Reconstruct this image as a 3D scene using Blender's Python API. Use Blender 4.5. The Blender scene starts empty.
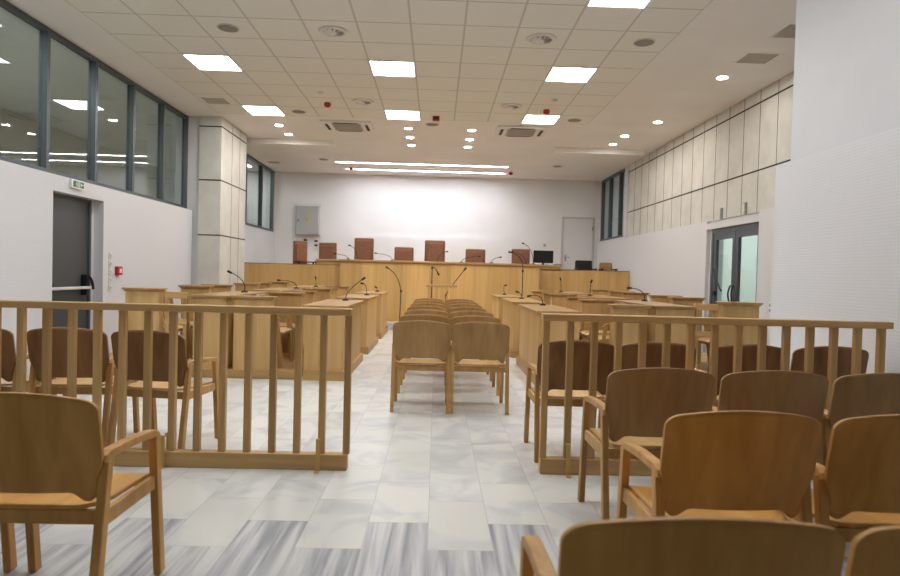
import bpy, bmesh, math, random
from mathutils import Vector, Matrix
random.seed(7)
S = bpy.context.scene
COL = S.collection

# ------------------------------------------------------------------ camera
YAW, PIT, ROL, FPX, CH = 0.0223, -0.0217, 0.026, 612.0, 1.25
cy_, sy_ = math.cos(YAW), math.sin(YAW); cp_, sp_ = math.cos(PIT), math.sin(PIT)
fw = Vector((sy_*cp_, cy_*cp_, sp_)); rt = Vector((cy_, -sy_, 0)); up = rt.cross(fw)
r2 = math.cos(ROL)*rt + math.sin(ROL)*up; u2 = -math.sin(ROL)*rt + math.cos(ROL)*up
cam = bpy.data.cameras.new('camera'); camo = bpy.data.objects.new('camera', cam); COL.objects.link(camo)
camo.matrix_world = Matrix(((r2.x, u2.x, -fw.x, 0), (r2.y, u2.y, -fw.y, 0), (r2.z, u2.z, -fw.z, CH), (0, 0, 0, 1)))
cam.sensor_width = 36; cam.lens = FPX*36/900; cam.clip_start = .05
cam.dof.use_dof = True; cam.dof.focus_distance = 6.2; cam.dof.aperture_fstop = 3.2
S.camera = camo
# ------------------------------------------------------------------ world / exposure
W = bpy.data.worlds.new('world'); S.world = W; W.use_nodes = True
W.node_tree.nodes['Background'].inputs[0].default_value = (.75, .8, .9, 1)
W.node_tree.nodes['Background'].inputs[1].default_value = .3
S.view_settings.view_transform = 'Standard'; S.view_settings.look = 'None'
S.view_settings.gamma = 1; S.view_settings.use_curve_mapping = False
S.view_settings.exposure = 2.12
PANEL_E, DOWN_E, STRIP_E = 5.6, 52.0, 15.0
PANEL_C = (1.0, .985, .975)

# ------------------------------------------------------------------ materials
def srgb(r, g, b):
    f = lambda c: ((c/255+.055)/1.055)**2.4 if c > 10 else c/255/12.92
    return (f(r), f(g), f(b), 1)
MATS = {}
def mat(name, col, rough=.5, metal=0, spec=.5, emis=None, es=0):
    m = bpy.data.materials.new(name); m.use_nodes = True
    b = m.node_tree.nodes['Principled BSDF']
    b.inputs['Base Color'].default_value = col; b.inputs['Roughness'].default_value = rough
    b.inputs['Metallic'].default_value = metal; b.inputs['Specular IOR Level'].default_value = spec
    if emis: b.inputs['Emission Color'].default_value = (*emis, 1); b.inputs['Emission Strength'].default_value = es
    MATS[name] = m; return m
def N(m, t, **k):
    n = m.node_tree.nodes.new(t)
    for a, v in k.items(): setattr(n, a, v)
    return n
def L(m, a, b): m.node_tree.links.new(a, b)
def ramp(m, stops):
    r = N(m, 'ShaderNodeValToRGB'); e = r.color_ramp.elements
    while len(e) < len(stops): e.new(.5)
    for i, (p, c) in enumerate(stops): e[i].position = p; e[i].color = c
    return r
def plaster(name, col, rough=.85):
    m = mat(name, col, rough, spec=.3); b = m.node_tree.nodes['Principled BSDF']
    g = N(m, 'ShaderNodeNewGeometry'); n = N(m, 'ShaderNodeTexNoise'); n.inputs['Scale'].default_value = 1.3; n.inputs['Detail'].default_value = 5
    L(m, g.outputs['Position'], n.inputs['Vector'])
    c2 = tuple(c*.94 for c in col[:3])+(1,)
    r = ramp(m, [(.3, c2), (.7, col)]); L(m, n.outputs['Fac'], r.inputs[0]); L(m, r.outputs[0], b.inputs['Base Color'])
    return m
def wood(name, col, dark, rough=.45, axis='Z', scale=1.0, var=.12, contrast=1.0):
    """straight-grained veneer; grain runs along the object's own axis"""
    m = mat(name, col, rough, spec=.4); b = m.node_tree.nodes['Principled BSDF']
    tc = N(m, 'ShaderNodeTexCoord'); oi = N(m, 'ShaderNodeObjectInfo')
    mp = N(m, 'ShaderNodeMapping'); s = [14*scale]*3; s['XYZ'.index(axis)] = .8*scale
    mp.inputs['Scale'].default_value = s
    ad = N(m, 'ShaderNodeVectorMath', operation='ADD'); mu = N(m, 'ShaderNodeVectorMath', operation='SCALE')
    cb = N(m, 'ShaderNodeCombineXYZ')
    for i in range(3): L(m, oi.outputs['Random'], cb.inputs[i])
    L(m, cb.outputs[0], mu.inputs[0]); mu.inputs['Scale'].default_value = 7
    L(m, tc.outputs['Object'], ad.inputs[0]); L(m, mu.outputs[0], ad.inputs[1]); L(m, ad.outputs[0], mp.inputs[0])
    n = N(m, 'ShaderNodeTexNoise'); n.inputs['Scale'].default_value = 1; n.inputs['Detail'].default_value = 6; n.inputs['Distortion'].default_value = .6
    L(m, mp.outputs[0], n.inputs['Vector'])
    n2 = N(m, 'ShaderNodeTexNoise'); n2.inputs['Scale'].default_value = .35; n2.inputs['Detail'].default_value = 3
    L(m, mp.outputs[0], n2.inputs['Vector'])
    mx = N(m, 'ShaderNodeMath', operation='ADD'); L(m, n.outputs['Fac'], mx.inputs[0]); L(m, n2.outputs['Fac'], mx.inputs[1])
    hf = N(m, 'ShaderNodeMath', operation='MULTIPLY'); hf.inputs[1].default_value = .5; L(m, mx.outputs[0], hf.inputs[0])
    r = ramp(m, [(.5-.14/contrast, dark), (.5+.14/contrast, col)]); L(m, hf.outputs[0], r.inputs[0])
    hs = N(m, 'ShaderNodeHueSaturation'); mr = N(m, 'ShaderNodeMapRange')
    mr.inputs['To Min'].default_value = 1-var; mr.inputs['To Max'].default_value = 1+var
    L(m, oi.outputs['Random'], mr.inputs['Value']); L(m, mr.outputs[0], hs.inputs['Value']); L(m, r.outputs[0], hs.inputs['Color'])
    L(m, hs.outputs[0], b.inputs['Base Color'])
    bp = N(m, 'ShaderNodeBump'); bp.inputs['Strength'].default_value = .05; L(m, n.outputs['Fac'], bp.inputs['Height']); L(m, bp.outputs[0], b.inputs['Normal'])
    return m

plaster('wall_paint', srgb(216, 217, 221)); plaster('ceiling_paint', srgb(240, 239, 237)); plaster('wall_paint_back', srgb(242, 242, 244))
mat('white_plastic', srgb(228, 228, 226), .4); mat('grey_plastic', srgb(150, 150, 148), .5); mat('black_plastic', srgb(22, 22, 24), .45)
mat('frame_metal', srgb(84, 91, 98), .4, .2); mat('bar_aluminium', srgb(215, 215, 213), .5); mat('door_grey', srgb(72, 76, 77), .45); mat('steel', srgb(190, 190, 190), .25, .9)
mat('brass', srgb(205, 172, 100), .45, .3); mat('red_plastic', srgb(175, 28, 26), .4); mat('cabinet_grey', srgb(178, 182, 182), .5)
mat('yellow', srgb(240, 205, 20), .5); mat('green', srgb(10, 120, 80), .5); mat('grille_beige', srgb(186, 181, 171), .7); mat('dark_slot', srgb(70, 68, 62), .8)
mat('joint', srgb(50, 42, 36), .8); mat('speaker_grey', srgb(150, 148, 143), .8); mat('screen', srgb(14, 15, 18), .25)
mat('white_led', (1, 1, 1, 1), .5, emis=PANEL_C, es=PANEL_E); mat('down_led', (1, 1, 1, 1), .5, emis=(1, .93, .84), es=DOWN_E)
mat('strip_led', (1, 1, 1, 1), .5, emis=(.93, .95, 1), es=STRIP_E)
mat('olive_wall', srgb(205, 205, 190), .9); mat('lobby_wall', srgb(236, 242, 238), .9)
mat('door_paint', srgb(226, 226, 227), .5); mat('door_frame_paint', srgb(204, 204, 204), .5)
mat('chrome_ring', srgb(205, 203, 198), .4)
wood('bench_oak', srgb(222, 184, 122), srgb(200, 160, 98), scale=.7)
wood('desk_oak', srgb(208, 172, 116), srgb(184, 148, 94), scale=.8)
wood('desk_oak_brown', srgb(140, 104, 64), srgb(112, 80, 48), scale=.8)
wood('rail_oak', srgb(210, 172, 116), srgb(176, 140, 88), scale=1.6, var=.14)
wood('rail_oak_long', srgb(210, 172, 116), srgb(182, 146, 94), scale=1.6, axis='X', var=.05)
wood('top_oak', srgb(188, 152, 100), srgb(166, 130, 80), scale=.8, axis='Y', rough=.3)
wood('top_oak_x', srgb(205, 170, 112), srgb(180, 142, 88), scale=.8, axis='X', rough=.35)
wood('chair_frame', srgb(196, 158, 100), srgb(170, 130, 78), scale=1.6)
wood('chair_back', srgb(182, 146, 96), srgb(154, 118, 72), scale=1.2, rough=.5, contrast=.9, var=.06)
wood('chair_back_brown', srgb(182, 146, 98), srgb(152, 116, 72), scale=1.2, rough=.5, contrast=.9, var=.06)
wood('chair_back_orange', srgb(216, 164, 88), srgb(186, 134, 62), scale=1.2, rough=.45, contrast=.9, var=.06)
wood('chair_back_dark_brown', srgb(160, 120, 80), srgb(122, 86, 54), scale=1.2, rough=.45, contrast=.9, var=.1)  # darker brown back for the chairs behind the barriers
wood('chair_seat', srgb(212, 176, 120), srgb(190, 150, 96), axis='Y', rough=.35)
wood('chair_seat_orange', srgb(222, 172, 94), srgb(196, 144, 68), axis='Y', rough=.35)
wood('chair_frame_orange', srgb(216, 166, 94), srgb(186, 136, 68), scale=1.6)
wood('platform_oak', srgb(190, 155, 100), srgb(165, 128, 80), axis='X')

# leather
m = mat('leather', srgb(150, 84, 50), .42); b = m.node_tree.nodes['Principled BSDF']
tc = N(m, 'ShaderNodeTexCoord'); n = N(m, 'ShaderNodeTexNoise'); n.inputs['Scale'].default_value = 12; L(m, tc.outputs['Object'], n.inputs['Vector'])
r = ramp(m, [(.2, srgb(138, 92, 66)), (.8, srgb(152, 104, 76))]); L(m, n.outputs['Fac'], r.inputs[0]); L(m, r.outputs[0], b.inputs['Base Color'])

# perforated acoustic panel: a grid of small holes
m = mat('acoustic', srgb(226, 227, 232), .8, spec=.2); b = m.node_tree.nodes['Principled BSDF']
g = N(m, 'ShaderNodeNewGeometry'); sp = N(m, 'ShaderNodeSeparateXYZ'); L(m, g.outputs['Position'], sp.inputs[0])
ab = N(m, 'ShaderNodeMath', operation='ADD'); L(m, sp.outputs[0], ab.inputs[0]); L(m, sp.outputs[1], ab.inputs[1])
def cell(src, pitch):
    d = N(m, 'ShaderNodeMath', operation='DIVIDE'); d.inputs[1].default_value = pitch; L(m, src, d.inputs[0])
    f = N(m, 'ShaderNodeMath', operation='FRACT'); L(m, d.outputs[0], f.inputs[0])
    s = N(m, 'ShaderNodeMath', operation='SUBTRACT'); s.inputs[1].default_value = .5; L(m, f.outputs[0], s.inputs[0])
    p = N(m, 'ShaderNodeMath', operation='MULTIPLY'); L(m, s.outputs[0], p.inputs[0]); L(m, s.outputs[0], p.inputs[1]); return p
c1, c2 = cell(ab.outputs[0], .024), cell(sp.outputs[2], .024)
ad = N(m, 'ShaderNodeMath', operation='ADD'); L(m, c1.outputs[0], ad.inputs[0]); L(m, c2.outputs[0], ad.inputs[1])
r = ramp(m, [(.02, srgb(202, 203, 208)), (.05, srgb(219, 220, 224))]); L(m, ad.outputs[0], r.inputs[0]); L(m, r.outputs[0], b.inputs['Base Color'])

# cream cement cladding
m = mat('cladding', srgb(226, 224, 214), .7, spec=.3); b = m.node_tree.nodes['Principled BSDF']
g = N(m, 'ShaderNodeNewGeometry'); n = N(m, 'ShaderNodeTexNoise'); n.inputs['Scale'].default_value = 2.2; n.inputs['Detail'].default_value = 8; n.inputs['Roughness'].default_value = .65
L(m, g.outputs['Position'], n.inputs['Vector']); r = ramp(m, [(.3, srgb(198, 198, 190)), (.7, srgb(218, 217, 211))]); L(m, n.outputs['Fac'], r.inputs[0]); L(m, r.outputs[0], b.inputs['Base Color'])

# ceiling tiles with a T-bar grid
m = mat('ceiling_tile', srgb(205, 198, 182), .9, spec=.2); b = m.node_tree.nodes['Principled BSDF']
g = N(m, 'ShaderNodeNewGeometry'); sp = N(m, 'ShaderNodeSeparateXYZ'); L(m, g.outputs['Position'], sp.inputs[0])
def line(src, off, pitch, w):
    a = N(m, 'ShaderNodeMath', operation='SUBTRACT'); a.inputs[1].default_value = off-200*pitch; L(m, src, a.inputs[0])
    d = N(m, 'ShaderNodeMath', operation='DIVIDE'); d.inputs[1].default_value = pitch; L(m, a.outputs[0], d.inputs[0])
    f = N(m, 'ShaderNodeMath', operation='FRACT'); L(m, d.outputs[0], f.inputs[0])
    s = N(m, 'ShaderNodeMath', operation='SUBTRACT'); s.inputs[1].default_value = .5; L(m, f.outputs[0], s.inputs[0])
    q = N(m, 'ShaderNodeMath', operation='ABSOLUTE'); L(m, s.outputs[0], q.inputs[0])
    t = N(m, 'ShaderNodeMath', operation='GREATER_THAN'); t.inputs[1].default_value = .5-w/pitch/2; L(m, q.outputs[0], t.inputs[0]); return t
l1, l2 = line(sp.outputs[0], -.358, .6, .024), line(sp.outputs[1], 6.828, .6, .024)
mx = N(m, 'ShaderNodeMath', operation='MAXIMUM'); L(m, l1.outputs[0], mx.inputs[0]); L(m, l2.outputs[0], mx.inputs[1])
mc = N(m, 'ShaderNodeMix', data_type='RGBA'); mc.inputs[6].default_value = srgb(232, 233, 226); mc.inputs[7].default_value = srgb(202, 203, 196)
L(m, mx.outputs[0], mc.inputs[0]); L(m, mc.outputs[2], b.inputs['Base Color'])

# marble floor, 0.3 x 0.6 running tiles, banded marble near the entrance side
m = mat('marble', srgb(205, 207, 207), .36, spec=.4); b = m.node_tree.nodes['Principled BSDF']
g = N(m, 'ShaderNodeNewGeometry'); sp = N(m, 'ShaderNodeSeparateXYZ'); L(m, g.outputs['Position'], sp.inputs[0])
def M_(op, a, bb=None):
    n = N(m, 'ShaderNodeMath', operation=op)
    for i, v in enumerate((a, bb)):
        if v is None: continue
        if isinstance(v, (int, float)): n.inputs[i].default_value = v
        else: L(m, v, n.inputs[i])
    return n.outputs[0]
xs = M_('DIVIDE', M_('ADD', sp.outputs[0], 30.01), .3); ix = M_('FLOOR', xs); fx = M_('FRACT', xs)
odd = M_('MULTIPLY', M_('FRACT', M_('MULTIPLY', ix, .5)), 1.0)           # 0 or .5
ys = M_('ADD', M_('DIVIDE', M_('ADD', sp.outputs[1], 30-.03+.28), .6), odd); iy = M_('FLOOR', ys); fy = M_('FRACT', ys)
cb = N(m, 'ShaderNodeCombineXYZ'); L(m, ix, cb.inputs[0]); L(m, iy, cb.inputs[1])
wn = N(m, 'ShaderNodeTexWhiteNoise', noise_dimensions='2D'); L(m, cb.outputs[0], wn.inputs['Vector'])
# veins shift from tile to tile
vs = N(m, 'ShaderNodeVectorMath', operation='SCALE'); vs.inputs['Scale'].default_value = 9; L(m, wn.outputs['Color'], vs.inputs[0])
va = N(m, 'ShaderNodeVectorMath', operation='ADD'); L(m, g.outputs['Position'], va.inputs[0]); L(m, vs.outputs[0], va.inputs[1])
n1 = N(m, 'ShaderNodeTexNoise'); n1.inputs['Scale'].default_value = 2.2; n1.inputs['Detail'].default_value = 7; n1.inputs['Distortion'].default_value = 1.4; L(m, va.outputs[0], n1.inputs['Vector'])
white = ramp(m, [(.3, srgb(196, 199, 200)), (.46, srgb(214, 216, 216)), (.52, srgb(224, 225, 222)), (.75, srgb(228, 227, 222))]); L(m, n1.outputs['Fac'], white.inputs[0])
mp = N(m, 'ShaderNodeMapping'); mp.inputs['Scale'].default_value = (22, 1.1, 1); mp.inputs['Rotation'].default_value = (0, 0, .05); L(m, va.outputs[0], mp.inputs[0])
n2 = N(m, 'ShaderNodeTexNoise'); n2.inputs['Scale'].default_value = 1; n2.inputs['Detail'].default_value = 4; n2.inputs['Distortion'].default_value = .4; L(m, mp.outputs[0], n2.inputs['Vector'])
stripe = ramp(m, [(.3, srgb(128, 132, 142)), (.5, srgb(182, 185, 190)), (.62, srgb(208, 209, 208))]); L(m, n2.outputs['Fac'], stripe.inputs[0])
tone = N(m, 'ShaderNodeHueSaturation'); L(m, white.outputs[0], tone.inputs['Color'])
L(m, M_('ADD', M_('MULTIPLY', wn.outputs['Value'], .12), .9), tone.inputs['Value'])
# tile is banded when its far edge lies nearer than about 3.05 m
ytop = M_('SUBTRACT', M_('MULTIPLY', M_('SUBTRACT', M_('ADD', iy, 1.0), odd), .6), 30-.03+.28)
isst = M_('LESS_THAN', ytop, 3.1)
mc = N(m, 'ShaderNodeMix', data_type='RGBA'); L(m, isst, mc.inputs[0]); L(m, tone.outputs[0], mc.inputs[6]); L(m, stripe.outputs[0], mc.inputs[7])
jx = M_('GREATER_THAN', M_('ABSOLUTE', M_('SUBTRACT', fx, .5)), .5-.0015/.3)
jy = M_('GREATER_THAN', M_('ABSOLUTE', M_('SUBTRACT', fy, .5)), .5-.0015/.6)
jt = N(m, 'ShaderNodeMix', data_type='RGBA'); L(m, M_('MAXIMUM', jx, jy), jt.inputs[0]); L(m, mc.outputs[2], jt.inputs[6]); jt.inputs[7].default_value = srgb(182, 181, 177)
L(m, jt.outputs[2], b.inputs['Base Color'])

# glass
def glass(name, tint, ior):
    m = bpy.data.materials.new(name); m.use_nodes = True; nt = m.node_tree; nt.nodes.clear()
    o = nt.nodes.new('ShaderNodeOutputMaterial'); t = nt.nodes.new('ShaderNodeBsdfTransparent'); gl = nt.nodes.new('ShaderNodeBsdfGlossy')
    mx = nt.nodes.new('ShaderNodeMixShader'); fr = nt.nodes.new('ShaderNodeFresnel'); fr.inputs[0].default_value = ior
    ge = nt.nodes.new('ShaderNodeNewGeometry'); om = nt.nodes.new('ShaderNodeMath'); om.operation = 'SUBTRACT'; om.inputs[0].default_value = 1; nt.links.new(ge.outputs['Backfacing'], om.inputs[1])
    mu = nt.nodes.new('ShaderNodeMath'); mu.operation = 'MULTIPLY'; nt.links.new(fr.outputs[0], mu.inputs[0]); nt.links.new(om.outputs[0], mu.inputs[1])
    t.inputs[0].default_value = tint; gl.inputs['Roughness'].default_value = .01; gl.inputs[0].default_value = (.9, .95, .95, 1)
    nt.links.new(mu.outputs[0], mx.inputs[0]); nt.links.new(t.outputs[0], mx.inputs[1]); nt.links.new(gl.outputs[0], mx.inputs[2]); nt.links.new(mx.outputs[0], o.inputs[0])
    MATS[name] = m
glass('glass', (.78, .82, .8, 1), 1.9); glass('glass_door', (.8, .87, .84, 1), 1.3)

# ------------------------------------------------------------------ mesh helpers
def newbm(): return bmesh.new()
def bx(bm, x0, x1, y0, y1, z0, z1, bev=0, mi=0):
    v = [bm.verts.new(p) for p in ((x0,y0,z0),(x1,y0,z0),(x1,y1,z0),(x0,y1,z0),(x0,y0,z1),(x1,y0,z1),(x1,y1,z1),(x0,y1,z1))]
    fs = [bm.faces.new([v[i] for i in q]) for q in ((0,3,2,1),(4,5,6,7),(0,1,5,4),(1,2,6,5),(2,3,7,6),(3,0,4,7))]
    for f in fs: f.material_index = mi
    if bev:
        es = list({e for f in fs for e in f.edges})
        bmesh.ops.bevel(bm, geom=es, offset=bev, segments=2, affect='EDGES', profile=.5)
    return bm
def box(*a, bev=0): return bx(newbm(), *a, bev=bev)
def bar(bm, p0, p1, w, d, side=(1, 0, 0), w1=None, d1=None, bev=0):
    """square-section bar from p0 to p1; w along side, d across"""
    p0, p1 = Vector(p0), Vector(p1); ax = (p1-p0).normalized(); s = Vector(side); s = (s-ax*s.dot(ax)).normalized(); t = ax.cross(s)
    w1 = w if w1 is None else w1; d1 = d if d1 is None else d1; vs = []
    for p, a, c in ((p0, w, d), (p1, w1, d1)):
        for i, j in ((-1,-1),(1,-1),(1,1),(-1,1)): vs.append(bm.verts.new(p+s*a/2*i+t*c/2*j))
    fs = [bm.faces.new([vs[i] for i in q]) for q in ((0,3,2,1),(4,5,6,7),(0,1,5,4),(1,2,6,5),(2,3,7,6),(3,0,4,7))]
    bmesh.ops.recalc_face_normals(bm, faces=fs)
    if bev: bmesh.ops.bevel(bm, geom=list({e for f in fs for e in f.edges}), offset=bev, segments=2, affect='EDGES', profile=.5)
    return bm
def tube(bm, pts, r, n=8, r1=None):
    pts = [Vector(p) for p in pts]; rings = []
    for i, p in enumerate(pts):
        d = (pts[min(i+1, len(pts)-1)]-pts[max(i-1, 0)]).normalized()
        a = Vector((0, 0, 1)) if abs(d.z) < .9 else Vector((1, 0, 0)); s = d.cross(a).normalized(); t = d.cross(s)
        rr = r if r1 is None else r+(r1-r)*i/(len(pts)-1)
        rings.append([bm.verts.new(p+(s*math.cos(k*2*math.pi/n)+t*math.sin(k*2*math.pi/n))*rr) for k in range(n)])
    for a, c in zip(rings, rings[1:]):
        for k in range(n): bm.faces.new((a[k], a[(k+1)%n], c[(k+1)%n], c[k])).smooth = True
    bm.faces.new(rings[0][::-1]); bm.faces.new(rings[-1])
    return bm
def lathe(bm, prof, n=24, c=(0, 0, 0)):
    rings = [[bm.verts.new((c[0]+r*math.cos(k*2*math.pi/n), c[1]+r*math.sin(k*2*math.pi/n), c[2]+z)) for k in range(n)] for r, z in prof]
    for a, q in zip(rings, rings[1:]):
        for k in range(n): bm.faces.new((a[k], a[(k+1)%n], q[(k+1)%n], q[k])).smooth = True
    bm.faces.new(rings[0][::-1]); bm.faces.new(rings[-1])
    bmesh.ops.recalc_face_normals(bm, faces=bm.faces)
    return bm
def curve(p0, p1, p2, n=8):
    p0, p1, p2 = Vector(p0), Vector(p1), Vector(p2)
    return [(1-t)**2*p0+2*t*(1-t)*p1+t*t*p2 for t in [i/n for i in range(n+1)]]
def obj(name, bm, m, parent=None, loc=None):
    bmesh.ops.recalc_face_normals(bm, faces=bm.faces)
    me = bpy.data.meshes.new(name); bm.to_mesh(me); bm.free()
    for q in (m if isinstance(m, (list, tuple)) else [m]): me.materials.append(MATS[q])
    o = bpy.data.objects.new(name, me); COL.objects.link(o)
    if parent: o.parent = parent
    if loc: o.location = loc
    return o
def tag(o, label, cat, group=None):
    o['label'] = label; o['category'] = cat
    if group: o['group'] = group
    return o
def thing(name, label, cat, loc=(0, 0, 0), rz=0, group=None):
    o = bpy.data.objects.new(name, None); COL.objects.link(o); o.location = loc; o.rotation_euler = (0, 0, rz); o.empty_display_size = .1
    return tag(o, label, cat, group)
def struct(name, bm, m, parent=None):
    o = obj(name, bm, m, parent)
    if not parent: o['kind'] = 'structure'
    return o
def sroot(name):
    o = bpy.data.objects.new(name, None); COL.objects.link(o); o['kind'] = 'structure'; return o
def dup(root, loc, rz, label=None, group=None):
    r = root.copy(); COL.objects.link(r); r.location = loc; r.rotation_euler = (0, 0, rz)
    if label: r['label'] = label
    if group: r['group'] = group
    for ch in list(root.children):
        c = ch.copy(); COL.objects.link(c); c.parent = r
        for g_ in ch.children:
            d = g_.copy(); COL.objects.link(d); d.parent = c
    return r

# ------------------------------------------------------------------ structure
CZ = 4.01; XL, XR = -4.6, 4.6; YB = 17.35; Y0 = -4.0
struct('floor', box(-8, 8, Y0-.2, 18.5, -.12, 0), 'marble')
TX0, TX1, TY1 = -3.958, 2.642, 11.028
bm = newbm()
for x0, x1, y0, y1, mi in ((-8, TX0, Y0-.2, 18.5, 0), (TX1, 8, Y0-.2, 18.5, 0), (TX0, TX1, TY1, 18.5, 0), (TX0, TX1, Y0-.2, TY1, 1)):
    bx(bm, x0, x1, y0, y1, CZ, CZ+.15, mi=mi)
struct('ceiling', bm, ['ceiling_paint', 'ceiling_tile'])
# shallow drop of the ceiling over the judges
bm = newbm(); bx(bm, -4.05, -2.25, 13.02, 13.14, CZ-.1, CZ); bx(bm, 2.45, 4.35, 13.02, 13.14, CZ-.1, CZ)
struct('trim_1', bm, 'ceiling_paint')
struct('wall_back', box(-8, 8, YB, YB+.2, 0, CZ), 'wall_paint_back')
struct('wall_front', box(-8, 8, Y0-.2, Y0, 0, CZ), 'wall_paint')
# left wall: solid below 2.33, openings above
WZ0, WZ1 = 2.35, 3.98
bm = newbm()
bx(bm, XL-.2, XL, Y0, 7.22, 0, WZ0); bx(bm, XL-.2, XL, 7.22, 8.24, 2.11, WZ0); bx(bm, XL-.2, XL, 8.24, YB, 0, WZ0)
bx(bm, XL-.2, XL, Y0, YB, WZ1, CZ); bx(bm, XL-.2, XL, 11.3, 13.0, WZ0, WZ1); bx(bm, XL-.2, XL, 17.2, YB, WZ0, WZ1)
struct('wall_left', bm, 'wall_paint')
bm = newbm()
bx(bm, XR, XR+.2, 5.6, 8.58, 0, CZ); bx(bm, XR, XR+.2, 8.58, 10.18, 2.12, CZ); bx(bm, XR, XR+.2, 10.18, 14.95, 0, CZ)
bx(bm, XR, XR+.2, 14.95, YB, 0, 2.3); bx(bm, XR, XR+.2, 14.95, YB, WZ1, CZ); bx(bm, XR, XR+.2, 17.2, YB, 2.3, WZ1)
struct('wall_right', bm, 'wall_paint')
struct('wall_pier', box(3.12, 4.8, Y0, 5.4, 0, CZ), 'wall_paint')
struct('trim_2', box(3.06, 3.12, Y0, 5.53, 0, 2.32), 'acoustic')
# acoustic lining on the lower walls
bm = newbm()
bx(bm, XL, XL+.13, Y0, 7.22, 0, 2.3); bx(bm, XL, XL+.13, 7.22, 8.3, 2.11, 2.3); bx(bm, XL, XL+.13, 8.3, 11.25, 0, 2.3)
struct('trim_3', bm, 'acoustic')
bm = newbm()
bx(bm, XR-.13, XR, 5.42, 8.45, 0, 2.26); bx(bm, XR-.06, XR, 10.26, YB, 0, 2.26)
struct('trim_4', bm, 'acoustic')
struct('trim_5', box(XR-.06, XR, 8.45, 10.26, 2.12, 2.22), 'wall_paint')
struct('trim_6', box(-3.3, 3.5, YB-.05, YB, .8, 2.3), 'wall_paint_back')
# white return beside the clad column
struct('trim_7', box(XL, -4.37, 11.3, 12.72, 0, CZ), 'wall_paint')
# clad column
def cladding(name, x0, x1, y0, y1, z0, z1, axis, start, pitch):
    r = sroot(name)
    obj('cladding', box(x0, x1, y0, y1, z0, z1), 'cladding', r)
    bm = newbm(); e = .004
    for z in (1.86, 2.86, 3.83):
        if z0 < z < z1: bx(bm, x0-e, x1+e, y0-e, y1+e, z-.011, z+.011)
    obj('horizontal_joint', bm, 'joint', r)
    bm = newbm(); t = start
    lim = y1 if axis == 'y' else x1
    while t < lim-.02:
        bx(bm, x0-.003, x1+.003, t-.004, t+.004, z0+.01, z1-.002); t += pitch
    obj('vertical_joint', bm, 'dark_slot', r)
    return r
cladding('trim_8', -4.37, -3.97, 11.27, 12.72, 0, CZ, 'y', 11.85, .45)
cladding('trim_9', XR-.03, XR, 5.45, 14.7, 2.26, CZ, 'y', 5.49, .46)
struct('trim_10', box(XR-.05, XR, 14.7, 14.95, 2.26, CZ), 'wall_paint')
# step before the bench, dais behind it
struct('trim_11', box(XL, XR, 13.4, YB, 0, .15), 'marble')
struct('trim_12', box(XL+.02, XR-.07, 14.45, YB-.01, .15, .8), 'platform_oak')

def window(name, x, y0, y1, z0, z1, ms, side, gl='glass'):
    r = sroot(name); t = .05
    bm = newbm(); a, b_ = (x-.07, x+.015) if side < 0 else (x-.015, x+.07)
    bx(bm, a, b_, y0, y1, z0, z0+t); bx(bm, a, b_, y0, y1, z1-t, z1); bx(bm, a, b_, y0, y0+t, z0, z1); bx(bm, a, b_, y1-t, y1, z0, z1)
    obj('window_frame', bm, 'frame_metal', r)
    for q in ms: obj('mullion', box(a-.005, b_+.005, q-.028, q+.028, z0+t, z1-t), 'frame_metal', r)
    e = [y0+t]+[v for q in ms for v in (q-.028, q+.028)]+[y1-t]; xm = x-.04 if side < 0 else x+.04
    for i in range(0, len(e), 2): obj('pane', box(xm-.004, xm+.004, e[i], e[i+1], z0+t, z1-t), gl, r)
    return r
window('window_1', XL, -.2, 11.3, WZ0-.03, CZ-.01, [1.23+1.01*i for i in range(10)], -1)
window('window_2', XL, 13.0, 17.2, WZ0-.03, CZ-.01, [13.55, 14.75, 16.05], -1)
window('window_3', XR, 14.95, 17.2, 2.3, CZ-.01, [15.5, 16.4], 1)
struct('wall_corridor', box(-7.9, -7.8, Y0, YB, 0, CZ), 'olive_wall')
struct('wall_lobby', box(7.4, 7.5, Y0, YB, 0, CZ), 'lobby_wall'); struct('wall_lobby_end', box(4.8, 7.4, 12.4, 12.5, 0, CZ), 'lobby_wall')

# left grey door with push bar
d = sroot('door_1')
obj('door_leaf', box(XL-.06, XL-.02, 7.26, 8.2, .01, 2.08), 'door_grey', d)
bm = newbm(); bx(bm, XL-.1, XL+.005, 7.22, 7.26, 0, 2.11); bx(bm, XL-.1, XL+.005, 8.2, 8.24, 0, 2.11); bx(bm, XL-.1, XL+.005, 7.26, 8.2, 2.08, 2.11)
obj('door_frame', bm, 'frame_metal', d)
obj('push_bar', bar(newbm(), (XL+.06, 7.29, .96), (XL+.06, 8.14, .96), .035, .04, side=(0, 0, 1), bev=.006), 'bar_aluminium', d)
bm = newbm(); bx(bm, XL-.02, XL+.06, 8.05, 8.12, .86, 1.13, bev=.01); tube(bm, curve((XL+.05, 8.08, 1.12), (XL+.1, 8.12, 1.08), (XL+.08, 8.16, .94)), .018)
obj('push_bar_lock', bm, 'black_plastic', d)
bx_ = box(XL-.02, XL+.06, 7.31, 7.37, .9, 1.03, bev=.01); obj('push_bar_bracket', bx_, 'black_plastic', d)
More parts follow.
